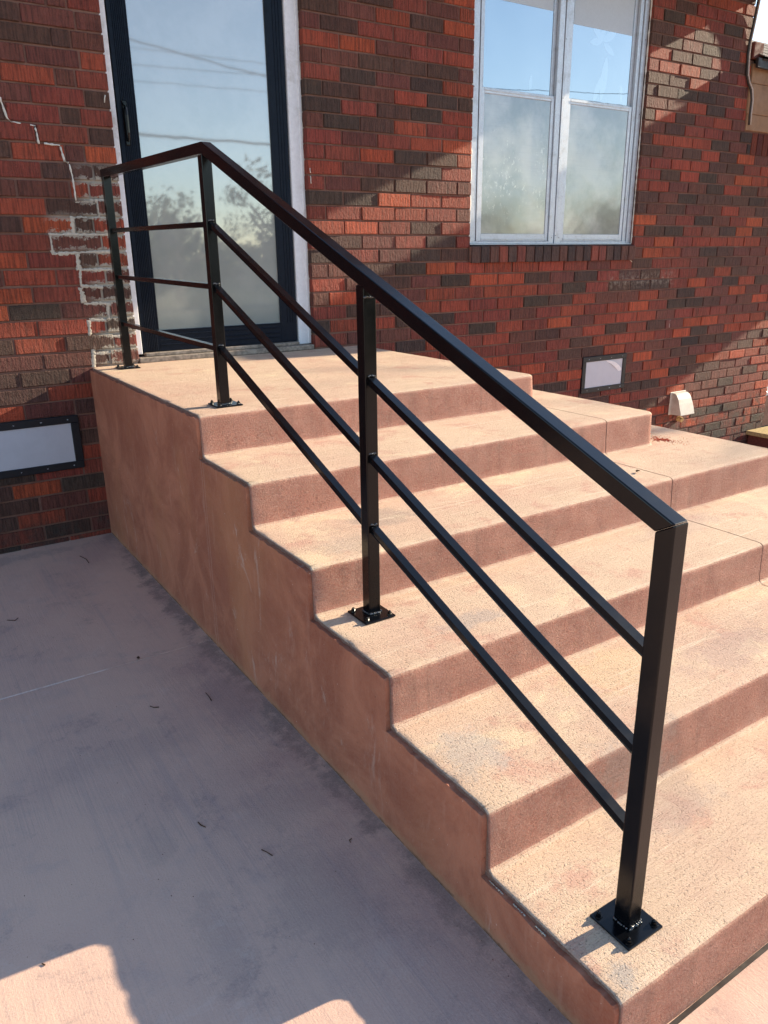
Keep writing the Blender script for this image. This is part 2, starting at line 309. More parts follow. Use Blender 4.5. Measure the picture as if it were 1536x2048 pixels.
# ================================================================== CONCRETE STEPS
ZS = [.929, .774, .620, .466, .315, .153, 0.0]
YS = [-1.601, -2.025, -2.444, -2.849, -3.237, -3.623]
W0, DX = 1.670, .359
WS = [W0+DX*k for k in range(6)]
steps = obj('concrete_staircase', None, label='cream pink concrete steps with a brown plastered side, leading up to the door', cat='steps')
JX = {1: 1.70, 2: 1.625, 3: 1.625, 4: 1.62}
for k in range(6):
    z, zb, y0, Wk = ZS[k], ZS[k+1], YS[k], WS[k]
    bm = bmesh.new()
    h = z-zb; rr = .020
    prof = [(-rr, 0), (-.013, -.0008), (-.007, -.0032), (-.003, -.0068), (-.0006, -.012), (.0, -.020)]
    nn = 5
    for i in range(1, nn): prof.append((.004*i/nn, -.020-(h-.020-.020)*i/nn))
    last = (k == 5)
    prof += [(.004, -(h-.019)), (.006, -(h-.009)), (.010, -(h-.0035)), (.019, -(h-.0003)), (.026, -(h+.004))] if not last else [(.004, -(h-.02)), (.005, -(h+.03))]
    # path stations: (point, outward normal)
    st = []
    xsx = [0, .006, .014]
    x = .03
    while x < Wk-.05: xsx.append(x); x += .022
    if k in JX:
        xsx = [q for q in xsx if abs(q-JX[k]) > .012]+[JX[k]-.0025, JX[k], JX[k]+.0025]; xsx.sort()
    for x in xsx: st.append((Vector((x, y0, 0)), Vector((0, -1, 0)), abs(x-JX.get(k, 99)) < .001))
    cr = .04; c = Vector((Wk-cr, y0+cr, 0))
    for i in range(0, 7):
        a = -math.pi/2+i*math.pi/12; nrm = Vector((math.cos(a), math.sin(a), 0)); st.append((c+nrm*cr, nrm, False))
    y = y0+cr+.03
    while y < -.03: st.append((Vector((Wk, y, 0)), Vector((1, 0, 0)), False)); y += .04
    st.append((Vector((Wk, .004, 0)), Vector((1, 0, 0)), False))
    rows = []
    for (p, nrm, groove) in st:
        row = []
        for (o, dz) in prof:
            wv = .0035*nz(p.x*2.3+k*9, p.y*2.3, dz*4)+.0016*nz(p.x*17, p.y*17, dz*20+k)+.0007*nz(p.x*60, p.y*60, dz*60)
            edge = 1.0 if o > -rr+.001 else 0.0
            oo = o+wv*edge-(.004 if groove and o > -rr+.001 else 0)
            zz = z+dz+.5*wv*edge
            if groove: zz -= .0035 if dz > -.02 else 0
            # chipped left end
            ch = max(0, 1-p.x/.02) if nrm.y < -.9 else 0
            oo -= ch*(.0008+.002*abs(nz(k*3.1, dz*25))) if dz < -.0005 and o < .01 else 0
            zz -= ch*.003 if dz > -.02 else 0
            row.append(bm.verts.new((p.x+nrm.x*oo, p.y+nrm.y*oo, zz)))
        rows.append(row)
    for a, b in zip(rows, rows[1:]):
        for i in range(len(prof)-1): bm.faces.new((a[i], a[i+1], b[i+1], b[i]))
    # top surface: grid from the nosing back to the wall
    gx = [s[0].x for s in st if s[1].y < -.9]
    gx = gx + [Wk-rr]
    gy = [y0+rr]; y = y0+rr+.012
    ylim = 0.004
    while y < ylim-.02: gy.append(y); y += (.012 if (k == 0 or y < YS[k-1]+.03) else .07)
    gy.append(ylim)
    grid = []
    for x in gx:
        r_ = []
        for j, y in enumerate(gy):
            zz = z+(0 if j == 0 else .0022*nz(x*1.3+k*5, y*1.3)+.0008*nz(x*9, y*9, k))
            e = max(0, 1-x/.010); cp_ = max(0, nz(y*7, k*7.7)+.6*nz(y*24, k)+.4*nz(y*70, k)-.05); zz -= e*(.0015+.008*cp_); 
            xx = x + (e > .9)*(.007*cp_+.0012*nz(y*90, k*2))
            if k in JX and abs(x-JX[k]) < .001: zz -= .004
            r_.append(bm.verts.new((xx, y, zz)))
        grid.append(r_)
    for a, b in zip(grid, grid[1:]):
        for i in range(len(gy)-1): bm.faces.new((a[i], b[i], b[i+1], a[i+1]))
    # left flank under the tread edge
    fl = [v.co.copy() for v in rows[0]]
    lowv = [bm.verts.new((0.001, v.co.y, z-.05)) for v in grid[0]]
    for i in range(len(gy)-1): bm.faces.new((grid[0][i], grid[0][i+1], lowv[i+1], lowv[i]))
    back = bm.verts.new((0.001, y0+rr, z-h))
    f = bm.faces.new([v for v in rows[0]]+[back])
    bmesh.ops.remove_doubles(bm, verts=bm.verts[:], dist=.0004)
    if k in JX:
        bmesh.ops.split_edges(bm, edges=[e for e in bm.edges if any(all(abs(v.co.x-JX[k]-q) < .0006 for v in e.verts) for q in (-.0025, 0, .0025))])
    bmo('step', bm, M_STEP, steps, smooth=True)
# plastered side (skim coat 14 mm thick, its top edge a little below the treads)
bm = bmesh.new()
outl = []
def sk(y, z, j=.002): outl.append((y+j*nz(y*40, z*40), z+j*1.4*nz(y*33, z*33, 5)))
sk(.0, -.02, 0); sk(.0, ZS[0]-.012)
for k in range(6):
    y_hi = 0 if k == 0 else YS[k-1]+.012
    y_lo = YS[k]+.012; z = ZS[k]-.011
    m_ = max(6, int((y_hi-y_lo)/.008))
    for i in range(1, m_+1): sk(y_hi+(y_lo-y_hi)*i/m_, z-.0025*abs(nz(i*1.7, k)), .0045)
    sk(YS[k]+.008, z-.006); sk(YS[k]+.0055, z-.018)
    zb = (ZS[k+1]+.002) if k < 5 else -.02
    for i in range(1, 8): sk(YS[k]+.0045+.002*abs(nz(i*2.1, k*3)), z-.020+(zb-z+.020)*i/7, .0015)
fr = [bm.verts.new((-.013+.0012*nz(a*3, b*3), a, b)) for a, b in outl]; bk = [bm.verts.new((.003, a, b)) for a, b in outl]
bm.faces.new(fr)
for i in range(len(fr)):
    j = (i+1) % len(fr); bm.faces.new((fr[i], fr[j], bk[j], bk[i]))
bmesh.ops.bevel(bm, geom=[e for e in bm.edges if all(v in set(fr) for v in e.verts)], offset=.004, segments=2, affect='EDGES') if False else None
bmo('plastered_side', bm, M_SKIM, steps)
bm = bmesh.new()
for a_, b_ in ((-3.252, -3.30), (-3.33, -3.37), (-3.40, -3.43)):
    zz = ZS[5] if a_ < -3 else ZS[4]
    tube(bm, [(-.006+.003*nz(i*.9, 7), a_+(b_-a_)*i/24, zz-.010+.003*nz(i*.7, 2)) for i in range(25)],   .0013, 5, .8)
bmo('plaster_crumbs', bm, M_CAULKG, steps, smooth=True)
# dark gap in front of the lowest riser
bmo('joint_gap', B(.0, WS[5], YS[5]-.016, YS[5]-.0065, -.02, .0025), M_FASC, steps)

# ================================================================== RAILING
XR = .152; HW = .019
rail = obj('stair_handrail', None, label='black square-tube metal handrail with three slanting bars bolted to the steps', cat='handrail')
rail.location = (XR, -3.5, ZS[5])
rail_off = Vector(rail.location)
def rp(name, bm, mat=M_BLACK, parent=None, smooth=False):
    for v in bm.verts: v.co -= rail_off
    return bmo(name, bm, mat, parent or rail, smooth=smooth)
posts = [(-.139, ZS[0], 1.885), (-1.461, ZS[0], 1.846), (-2.521, ZS[3], 1.432), (-3.5035, ZS[5], 1.036)]
# handrail: one mitred sweep
def handrail():
    bm = bmesh.new()
    pts = [Vector((XR, -.112, 1.889)), Vector((XR, -1.482, 1.856)), Vector((XR, -3.523, 1.037))]   # top edge line
    th = .041
    def ring(p, dy, dz): # top & bottom in plane
        return [(p.x-HW, p.y, p.z), (p.x+HW, p.y, p.z), (p.x+HW, p.y+dy, p.z+dz), (p.x-HW, p.y+dy, p.z+dz)]
    d1 = (pts[1]-pts[0]).normalized(); d2 = (pts[2]-pts[1]).normalized()
    n1 = Vector((0, -d1.z, d1.y)); n1 = n1 if n1.z < 0 else -n1
    n2 = Vector((0, -d2.z, d2.y)); n2 = n2 if n2.z < 0 else -n2
    t = .038; b = (n1+n2).normalized(); bi = b*(t/b.dot(n1))
    e2 = Vector((0, (.0395), -.0235))  # mitre into the end post
    rings = [ring(pts[0], n1.y*t, n1.z*t), ring(pts[1], bi.y, bi.z), ring(pts[2], e2.y, e2.z)]
    R_ = [[bm.verts.new(q) for q in r] for r in rings]
    for a, c in zip(R_, R_[1:]):
        for i in range(4): bm.faces.new((a[i], a[(i+1) % 4], c[(i+1) % 4], c[i]))
    bm.faces.new(R_[0]); bm.faces.new(R_[-1])
    bmesh.ops.bevel(bm, geom=bm.edges[:], offset=.003, segments=3, affect='EDGES', profile=.5)
    return bm
rp('top_rail', handrail())
def weld(bm, c, w, n=9, axis='x', r=.0035):
    c = Vector(c)
    for i in range(n):
        t = (i/(n-1)-.5)*w
        p = c+Vector((t, 0, 0) if axis == 'x' else (0, t, 0) if axis == 'y' else (0, 0, t))
        p += Vector((random.uniform(-1, 1), random.uniform(-1, 1), random.uniform(-1, 1)))*.0012
        q = bmesh.ops.create_icosphere(bm, subdivisions=1, radius=r*random.uniform(.7, 1.3))
        for v in q['verts']: v.co = v.co+p
for i, (py, z0, zt) in enumerate(posts):
    bm = bmesh.new(); top = zt-.030
    if i == 3: top = 1.016
    box(bm, XR-HW, XR+HW, py-HW-.0005, py+HW+.0005, z0+.006, top, .003, 3)
    if i == 3:
        for v in bm.verts:
            if v.co.z > .9: v.co.z += (py+HW-v.co.y)*.58-.002
    po = rp('post', bm)
    px, pyy = XR+(-.002, .008, -.006, -.003)[i], py+(0.0, 0.005, -.008, 0.0)[i]
    bm = bmesh.new(); box(bm, px-.052, px+.052, pyy-.052, pyy+.052, z0, z0+.006, .0015, 1)
    pl = rp('base_plate', bm)
    for sx in (-1, 1):
        for sy in (-1, 1):
            bm = bmesh.new(); c = Vector((px+sx*.039, pyy+sy*.039, z0+.006))
            q = bmesh.ops.create_cone(bm, segments=6, radius1=.0065, radius2=.0058, depth=.008, cap_ends=True)
            for v in q['verts']: v.co += c+Vector((0, 0, .004))
            q = bmesh.ops.create_cone(bm, segments=12, radius1=.0088, radius2=.0082, depth=.002, cap_ends=True)
            for v in q['verts']: v.co += c+Vector((0, 0, .001))
            q = bmesh.ops.create_uvsphere(bm, u_segments=8, v_segments=5, radius=.0042)
            for v in q['verts']: v.co += c+Vector((0, 0, .0085))
            rp('bolt', bm, M_BLACK, pl)
    bm = bmesh.new()
    weld(bm, (XR, py-HW-.002, z0+.008), .034, 10, 'x', .0040); weld(bm, (XR-HW-.002, py, z0+.008), .03, 7, 'y', .003); weld(bm, (XR+HW+.002, py, z0+.008), .034, 9, 'y', .004)
    rp('weld_bead', bm, M_WELD, po, smooth=True)
    if i == 2:
        bm = bmesh.new(); weld(bm, (XR, py-HW-.002, 1.372), .036, 10, 'x', .0036); rp('weld_bead', bm, M_WELD, po, smooth=True)
# bars: horizontal near the wall, slanting between the lower posts
bw = .019
def bars(ya, za, yb, zb):
    for a, b in zip(za, zb):
        bm = bmesh.new(); bar(bm, (XR, ya, a), (XR, yb, b), bw, bw, .0018, seg=2); o = rp('bar', bm)
        bm = bmesh.new()
        if yb < -2: 
            weld(bm, (XR, ya-.003, a+.012), .017, 6, 'x', .0032); weld(bm, (XR+.006, ya-.002, a-.008), .012, 4, 'z', .0026)
            rp('weld_bead', bm, M_WELD, o, smooth=True)
        else: bm.free()
bars(-.156, (1.607, 1.388, 1.158), -1.444, (1.588, 1.372, 1.146))
bars(-1.478, (1.588, 1.370, 1.148), -2.504, (1.168, .955, .742))
bars(-2.538, (1.158, .945, .738), -3.487, (.773, .562, .378))

# ================================================================== HOUSE
house = obj('brick_house', None, label='red and brown brick house wall with a dark storm door and an aluminium twin window', cat='house')
ROW = .0825; Z0 = 1.183
DO = (.252, 1.338, .928, 3.03); WO = (2.552, 4.214, 1.418, 3.30)
VL = (-.622, -.106, .4405, .6880); VR = (3.725, 4.237, .4405, .6880)
TAN = (5.45, 9.0, 2.431, 2.95)
XEND = 6.385; XTOP = 5.42
# --- mortar backing with real openings, 90 mm thick
openings = [(DO[0]-.005, DO[1]+.005, DO[2], DO[3]), (WO[0]-.005, WO[1]+.005, WO[2], WO[3])]
bm = bmesh.new()
X_ = sorted({-4.0, DO[0]-.005, DO[1]+.005, WO[0]-.005, WO[1]+.005, XTOP-.004, XEND-.004})
Z_ = sorted({-.55, DO[2], WO[2], 2.95, DO[3], WO[3], 3.46})
for a, b in zip(X_, X_[1:]):
    for c, d in zip(Z_, Z_[1:]):
        mx, mz = (a+b)/2, (c+d)/2
        if any(o[0] < mx < o[1] and o[2] < mz < o[3] for o in openings): continue
        if mx > XTOP-.004 and mz > 2.95: continue
        box(bm, a, b, .0075, .11, c, d)
bmesh.ops.remove_doubles(bm, verts=bm.verts[:], dist=.0002)
# drop interior faces so the slab is one shell
dup = {}
for f in bm.faces: dup.setdefault(tuple(round(v, 4) for v in f.calc_center_median()), []).append(f)
kill = [f for fs in dup.values() if len(fs) > 1 for f in fs]; bmesh.ops.delete(bm, geom=kill, context='FACES')
wall = bmo('wall', bm, M_MORTAR, house)
wall.name = 'wall'
# --- bricks
PAL = [((.43, .080, .034), .20), ((.33, .062, .034), .15), ((.25, .052, .036), .16), ((.165, .052, .040), .15), ((.100, .047, .036), .13), ((.070, .042, .034), .09), ((.034, .024, .023), .11)]
def pick(i, n):
    r = random.random()
    t = .5+.5*nz(i*.55, n*.9, 3.3)
    r = min(.999, max(0, r*.72+t*.28))
    for c, w in PAL:
        if r < w: break
        r -= w
    f = random.uniform(.95, 1.25); return (c[0]*f, c[1]*f*random.uniform(.93, 1.1), c[2]*f, 1)
cells = []
def hidden(x0, x1, z1):
    for k in range(3):
        if x0 > -.01 and x1 < WS[k]+.01 and z1 < ZS[k]+.006: return True
    return False
def joints(n):
    ev = (n % 2 == 0)
    L = []
    # left of door
    x = DO[0]-(.122 if ev else 0)
    left = []
    while x > -3.2: left.append(x); x -= .244
    a = 1.4505 if ev else 1.572
    mid = []
    x = a-.2455*6
    while x < 2.45: mid.append(x); x += .2455
    b = 4.216 if ev else 4.328
    right = []
    x = b
    while x < 9: right.append(x); x += .2425
    low = []; x0 = mid[-1]; nn = max(1, round((right[0]-x0)/.2445)); 
    for i in range(1, nn): low.append(x0+(right[0]-x0)*i/nn)
    return left, mid, low, right
def jz(): return random.uniform(-.0012, .0012)
for n in range(-21, 28):
    za = Z0+n*ROW; zb = za+ROW
    left, mid, low, right = joints(n)
    allj = sorted(set([round(v, 4) for v in left]+[round(v, 4) for v in mid if v > (DO[0]+.06 if zb < .96 else 0)]+[round(v, 4) for v in low+right]))
    # solid runs in this row
    zc = (za+zb)/2
    xe = XTOP if zc > 2.95 else XEND
    runs = [(-3.1, xe)]
    def cut(runs, a, b):
        o = []
        for r0, r1 in runs:
            if b <= r0 or a >= r1: o.append((r0, r1)); continue
            if a > r0: o.append((r0, a))
            if b < r1: o.append((b, r1))
        return o
    if DO[2]-.01 < zc < DO[3]: runs = cut(runs, DO[0], DO[1])
    if WO[2] < zc < WO[3]: runs = cut(runs, WO[0], WO[1])
    for V_ in (VL, VR):
        if V_[2] < zc < V_[3]: runs = cut(runs, V_[0], V_[1])
    if TAN[2] < zc < TAN[3]: runs = cut(runs, TAN[0]+.03, 9)
    if 2.24 < zc < 2.431: runs = cut(runs, 5.598, 9)
    jn = [j for j in allj]
    if zc < DO[2] or zc > DO[3]: jn = [j for j in jn if not (DO[0]-.02 < j < DO[0]+.02)] + [.37 if n % 2 else .49, .61 if n % 2 else .73, .85 if n % 2 else .97, 1.09 if n % 2 else 1.21]
    for r0, r1 in runs:
        js = sorted(j for j in jn if r0+.045 < j < r1-.045)
        pts = [r0]
        for j in js:
            if j-pts[-1] > .075: pts.append(j)
        pts.append(r1)
        for a, b in zip(pts, pts[1:]):
            g = .0052
            x0 = a+(g if a != r0 else (.0 if r0 in (DO[1], WO[1]) else g)); x1 = b-(g if b != r1 else (.0 if r1 in (DO[0], WO[0], XEND, XTOP) else g))
            if x1-x0 < .02 or hidden(x0, x1, zb): continue
            cells.append((x0+jz(), x1+jz(), za+.0052+jz(), zb-.0052+jz(), random.uniform(-.0035, .003), pick(int(a/.244), n)))
def brick_geo(w, h, bot=-1):
    """nine-sided brick, chamfered front, origin at its centre on the wall face"""
    c = .0028; d = .085
    V = []
    for (ix, iy) in ((-1, -1), (1, -1), (1, 1), (-1, 1)): V.append((ix*(w/2-c), 0, iy*(h/2-c)))
    for (ix, iy) in ((-1, -1), (1, -1), (1, 1), (-1, 1)): V.append((ix*w/2, c, iy*h/2))
    for (ix, iy) in ((-1, -1), (1, -1), (1, 1), (-1, 1)): V.append((ix*w/2, d, iy*h/2))
    F = [(0, 1, 2, 3)]
    for i in range(4):
        j = (i+1) % 4; F.append((i, 4+i, 4+j, j)); F.append((4+i, 8+i, 8+j, 4+j))
    return V, F
def px(P):
    v = Vector(P)-CAM; z = v.dot(fwd)
    if z < .1: return None
    return (768+FPX*v.dot(R1)/z, 1024-FPX*v.dot(U1)/z, z)
def score(c):
    q = px(((c[0]+c[1])/2, 0, (c[2]+c[3])/2))
    if q is None or not (-30 < q[0] < 1566 and -30 < q[1] < 2078): return 0
    a = px((c[0], 0, c[2])); b = px((c[1], 0, c[3])); return abs(a[0]-b[0])*abs(a[1]-b[1])
cells.sort(key=score, reverse=True)
meshes = {}
for c in cells[:300]:
    w = round((c[1]-c[0])/.004)*.004; h = round((c[3]-c[2])/.0015)*.0015
    if (w, h) not in meshes:
        V, F = brick_geo(w, h); me = bpy.data.meshes.new('brick'); me.from_pydata(V, [], F); me.materials.append(M_BRICK); meshes[(w, h)] = me
    o = bpy.data.objects.new('brick', meshes[(w, h)]); COL.objects.link(o); o.parent = wall
    o.location = ((c[0]+c[1])/2, c[4]-.001, (c[2]+c[3])/2); o.rotation_euler = (random.uniform(-.006, .006), random.uniform(-.006, .006), random.uniform(-.005, .005)); o.color = c[5]
V_, F_, C_ = [], [], []
for c in cells[300:]:
    V, F = brick_geo(c[1]-c[0], c[3]-c[2]); o = len(V_)
    V_ += [(x+(c[0]+c[1])/2, y+c[4]-.001, z+(c[2]+c[3])/2) for x, y, z in V]; F_ += [tuple(i+o for i in f) for f in F]; C_ += [c[5]]*len(F)
# soldier course over the wing opening
xq = 5.602
while xq < 6.36:
    V, F = brick_geo(.0725, .170); o = len(V_); cc = pick(int(xq*9), 3)
    V_ += [(x+xq+.036, y+random.uniform(-.001, .001), z+2.338) for x, y, z in V]; F_ += [tuple(i+o for i in f) for f in F]; C_ += [tuple(v*.45 for v in cc[:3])+(1,)]*len(F); xq += .0825
me = bpy.data.meshes.new('far_bricks'); me.from_pydata(V_, [], F_); me.materials.append(M_BRICKS)
at = me.attributes.new('bcol', 'FLOAT_COLOR', 'FACE'); at.data.foreach_set('color', [v for c in C_ for v in c])
obj('small_bricks', me, None, wall, kind='stuff')
# --- rowlock sill bricks under the window
xq = 2.556; sillm = {}
for i in range(20):
    w_ = .0745; zt, zb_ = 1.532, 1.421
    bm = bmesh.new(); box(bm, -w_/2, w_/2, -.022, .075, -.055, .055, .003, 1)
    for v in bm.verts: v.co.z += (v.co.y*.18 if v.co.z > 0 else 0)
    me = bpy.data.meshes.new('sill_brick'); bm.to_mesh(me); bm.free(); me.materials.append(M_BRICK)
    o = obj('sill_brick', me, None, wall); o.location = (xq+.0375, 0, 1.474+random.uniform(-.001, .001)); o.rotation_euler.y = random.uniform(-.01, .01)
    o.color = random.choice([(.12, .062, .05, 1), (.15, .065, .05, 1), (.10, .058, .05, 1), (.24, .066, .05, 1), (.30, .075, .05, 1), (.07, .045, .042, 1)]); xq += .0832
bmo('sill_mortar', B(WO[0]-.002, 4.226, -.012, .08, 1.424, 1.524), M_MORTAR, wall)

# --- door opening: casing, storm door, threshold
YD = .058
def house_part(name, bm, mat, parent=None, **k): return bmo(name, bm, mat, parent or house, **k)
bm = bmesh.new(); box(bm, .240, .290, YD-.008, .13, .972, 3.06, .002); box(bm, 1.256, 1.330, YD-.010, .13, .960, 3.06, .003); box(bm, 1.318, 1.336, YD-.018, YD+.03, .962, 3.06, .003); box(bm, .29, 1.256, YD-.008, .13, 3.01, 3.06, .002)
dfr = house_part('door_casing', bm, M_WHITE)
bm = bmesh.new()
pts = [(1.3385, .046+.002*nz(i*.9, 3), .96+i*.03) for i in range(70)]
tube(bm, pts, .0045, 5, .55); house_part('caulk_bead', bm, M_CAULK, dfr, smooth=True)
bm = bmesh.new()
x0, x1, zb, zt = .2985, 1.2495, .981, 3.0
box(bm, x0, .392, YD, YD+.03, zb, zt, .002); box(bm, 1.144, x1, YD, YD+.03, zb, zt, .002)
box(bm, .392, 1.144, YD+.0005, YD+.03, zb, 1.092, .001); box(bm, .392, 1.144, YD+.0005, YD+.03, 2.92, zt, .001)
for i in range(7): box(bm, x0+.022+i*.0092, x0+.026+i*.0092, YD-.0035, YD+.002, zb+.004, zt, .0012)      # ribs on the latch stile
for i in range(3): box(bm, 1.188+i*.018, 1.192+i*.018, YD-.003, YD+.002, 1.094, zt, .001)
for i, zz in enumerate((1.012, 1.036, 1.066)): box(bm, .40, 1.135, YD-.0045, YD+.002, zz, zz+.006, .0018)
door = house_part('storm_door', bm, M_DOORBLK)
door['label'] = 'dark navy full-glass storm door'
bm = bmesh.new(); box(bm, .388, .3955, YD-.004, YD+.01, 1.088, 2.92, .002); box(bm, 1.1405, 1.148, YD-.004, YD+.01, 1.088, 2.92, .002); box(bm, .3955, 1.1405, YD-.004, YD+.01, 1.0885, 1.096, .002)
house_part('glazing_bead', bm, M_DOORBLK, door)
house_part('glass_pane', B(.3955, 1.1405, YD+.006, YD+.012, 1.09, 2.925), M_DGLASS, door)
bm = bmesh.new(); box(bm, .322, .346, YD-.010, YD, 2.025, 2.232, .003); tube(bm, [(.334, YD-.008, 2.20), (.334, YD-.030, 2.195), (.334, YD-.036, 2.16), (.334, YD-.034, 2.08), (.334, YD-.028, 2.05), (.334, YD-.008, 2.045)], .0065, 8)
tube(bm, [(.334, YD-.010, 2.215), (.334, YD-.024, 2.215)], .009, 8); house_part('door_handle', bm, M_BLACK, door, smooth=False)
bm = bmesh.new(); box(bm, .255, 1.332, -.006, .12, .9305, .9585, .004, 2); 
for v in bm.verts: v.co.z += .002*nz(v.co.x*6, v.co.y*20)
box(bm, .30, 1.25, .028, .12, .9588, .978, .003, 1)
house_part('threshold', bm, M_WOOD)

# --- window: twin storm window
YW = .045
win = obj('window', None, None, house)
win.location = (3.39, YW, 1.54); wof = Vector(win.location)
def wp(name, bm, mat, parent=None, **k):
    for v in bm.verts: v.co -= wof
    return bmo(name, bm, mat, parent or win, **k)
bm = bmesh.new()
WT = 3.29
box(bm, 2.562, 2.612, YW-.010, .10, 1.545, WT, .002); box(bm, 2.614, 2.634, YW, .10, 1.56, WT, .002); box(bm, 2.640, 2.656, YW-.003, .10, 1.56, WT, .0015)
box(bm, 3.322, 3.372, YW-.006, .10, 1.545, WT, .002); box(bm, 3.376, 3.392, YW-.012, .10, 1.545, WT, .002); box(bm, 3.396, 3.446, YW-.006, .10, 1.545, WT, .002)
box(bm, 4.122, 4.138, YW-.003, .10, 1.56, WT, .0015); box(bm, 4.142, 4.160, YW, .10, 1.56, WT, .002); box(bm, 4.164, 4.207, YW-.010, .10, 1.545, WT, .002)
box(bm, 2.562, 4.207, YW-.026, .10, 1.5365, 1.5445, .0015); box(bm, 2.6125, 3.3215, YW-.006, .10, 1.545, 1.560, .0015); box(bm, 3.4465, 4.1635, YW-.006, .10, 1.545, 1.560, .0015)
wp('window_frame', bm, M_ALU)
bm = bmesh.new(); box(bm, 2.60, 4.20, .085, .105, 1.545, WT); wp('window_liner', bm, M_ALUD)
for (a, b) in ((2.658, 3.320), (3.448, 4.120)):
    for up in (0, 1):
        zb_, zt_ = (1.562, 2.508) if not up else (2.470, WT)
        yy = YW+(.004 if not up else .020)
        bm = bmesh.new(); s = .030
        box(bm, a, a+s, yy, yy+.016, zb_, zt_, .002); box(bm, b-s, b, yy, yy+.016, zb_, zt_, .002)
        box(bm, a+s, b-s, yy+.0003, yy+.016, zb_, zb_+(.048 if not up else .030), .002); box(bm, a+s, b-s, yy+.0003, yy+.016, zt_-.034, zt_, .002)
        if not up: box(bm, a+s, b-s, yy-.004, yy+.004, zb_+.010, zb_+.018, .001); box(bm, a+s, b-s, yy-.004, yy+.004, zt_-.018, zt_-.012, .001)
        sash = wp('sash', bm, M_ALU)
        gl = B(a+s-.004, b-s+.004, yy+.006, yy+.010, zb_+.03, zt_-.02)
        wp('glass_pane', gl, M_LGLASS if not up else M_UGLASS)
# narrow pieces in the glass: blinds and a leaf-shaped cling
def leafshape(bm, cx, cz, ln, wd, ang, y):
    pts = []
    for i in range(14):
        t = i/13; pts.append((t*ln, wd*math.sin(math.pi*t)**.8))
    pts += [(t*ln, -wd*math.sin(math.pi*t)**.8) for t in [i/13 for i in range(12, 0, -1)]]
    ca, sa = math.cos(ang), math.sin(ang)
    f = [bm.verts.new((cx+p*ca-q*sa, y, cz+p*sa+q*ca)) for p, q in pts]; k = [bm.verts.new(v.co+Vector((0, .001, 0))) for v in f]
    bm.faces.new(f); bm.faces.new(list(reversed(k)))
    for i in range(len(f)): bm.faces.new((f[i], k[i], k[(i+1) % len(f)], f[(i+1) % len(f)]))
yc = YW+.0256
for (cx, cz, ln, wd, an) in ((3.80, 2.52, .30, .045, 1.45), (3.72, 2.50, .20, .03, 1.2), (3.78, 2.90, .16, .035, .5), (3.78, 2.90, .16, .035, 2.4), (3.78, 2.90, .14, .03, 1.55), (3.78, 2.90, .13, .03, 3.3), (3.79, 2.89, .14, .03, -.5), (3.10, 2.52, .11, .018, 1.45), (4.02, 2.53, .12, .02, 1.7)):
    bm = bmesh.new(); leafshape(bm, cx, cz, ln, wd*.8, an, yc); wp('leaf_cling', bm, M_CLING); yc += .00003
bm = bmesh.new(); box(bm, 2.694, 3.284, YW+.0243, YW+.0258, 3.02, 3.27); box(bm, 3.484, 4.084, YW+.0243, YW+.0258, 2.97, 3.27)
wp('roller_blind', bm, M_CURT)
bm = bmesh.new()
for (sx, sz) in ((3.384, 2.86), (3.384, 2.50), (3.384, 2.12), (3.384, 1.60), (3.345, 1.585), (3.42, 1.585), (2.58, 1.58), (4.19, 1.62), (4.19, 2.46), (4.19, 2.95), (2.585, 2.50)):
    q = bmesh.ops.create_uvsphere(bm, u_segments=6, v_segments=4, radius=.0035)
    for v in q['verts']: v.co = Vector((v.co.x, v.co.y*.5, v.co.z))+Vector((sx, YW-.0125, sz))
wp('screw_heads', bm, M_FASC)
bm = bmesh.new(); tube(bm, [(2.554, .012+.003*nz(i*1.3, 1), 1.54+i*.025) for i in range(70)], .006, 5, .6); wp('caulk_bead', bm, M_CAULK, smooth=True)
bm = bmesh.new(); tube(bm, [(4.211, .026+.003*nz(i*1.3, 2), 1.545+i*.025) for i in range(70)], .0055, 5, .6)
wp('caulk_bead', bm, M_CAULK, smooth=True)

# --- foundation vents
def vent(V_, lab):
    x0, x1, z0, z1 = V_[0], V_[1], .402, .690
    bm = bmesh.new(); t = .040
    box(bm, x0, x1, -.010, .02, z1-t, z1, .003); box(bm, x0, x1, -.010, .02, z0, z0+t, .003)
    box(bm, x0, x0+t, -.0095, .02, z0+t, z1-t, .003); box(bm, x1-t*1.05, x1, -.0095, .02, z0+t, z1-t, .003)
    o = house_part('vent_frame', bm, M_VBLK); o['label'] = lab
    bm = B(x0+t-.004, x1-t+.004, -.003, .004, z0+t-.004, z1-t+.004, bev=.001); house_part('vent_cover', bm, M_PANEL, o)
    bm = bmesh.new()
    for i in range(4):
        for zz in (z0+t/2, z1-t/2):
            q = bmesh.ops.create_uvsphere(bm, u_segments=6, v_segments=4, radius=.0028)
            for v in q['verts']: v.co += Vector((x0+.06+i*(x1-x0-.12)/3+.01*random.random(), -.0105, zz))
    house_part('screw_heads', bm, M_ALU, o)
    return o
vent(VL, 'white foundation vent cover in a black frame, left of the steps')
vr = vent(VR, 'white foundation vent cover in a black frame, right of the steps, its film curling')
bm = bmesh.new()   # loose curling film
L_ = [(3.98+.0*i, 0) for i in range(1)]
pa = [(4.00+.19*t, -.004-.012*math.sin(t*3.1), .648-.085*t*t) for t in [i/10 for i in range(11)]]
a_ = [bm.verts.new(p) for p in pa]; b_ = [bm.verts.new((p[0]-.006-.014*math.sin(i/10*3.1), p[1]+.006, p[2]-.010-.028*(i/10))) for i, p in enumerate(pa)]
for i in range(10): bm.faces.new((a_[i], a_[i+1], b_[i+1], b_[i]))
house_part('loose_film', bm, M_WHITE, vr, smooth=True)

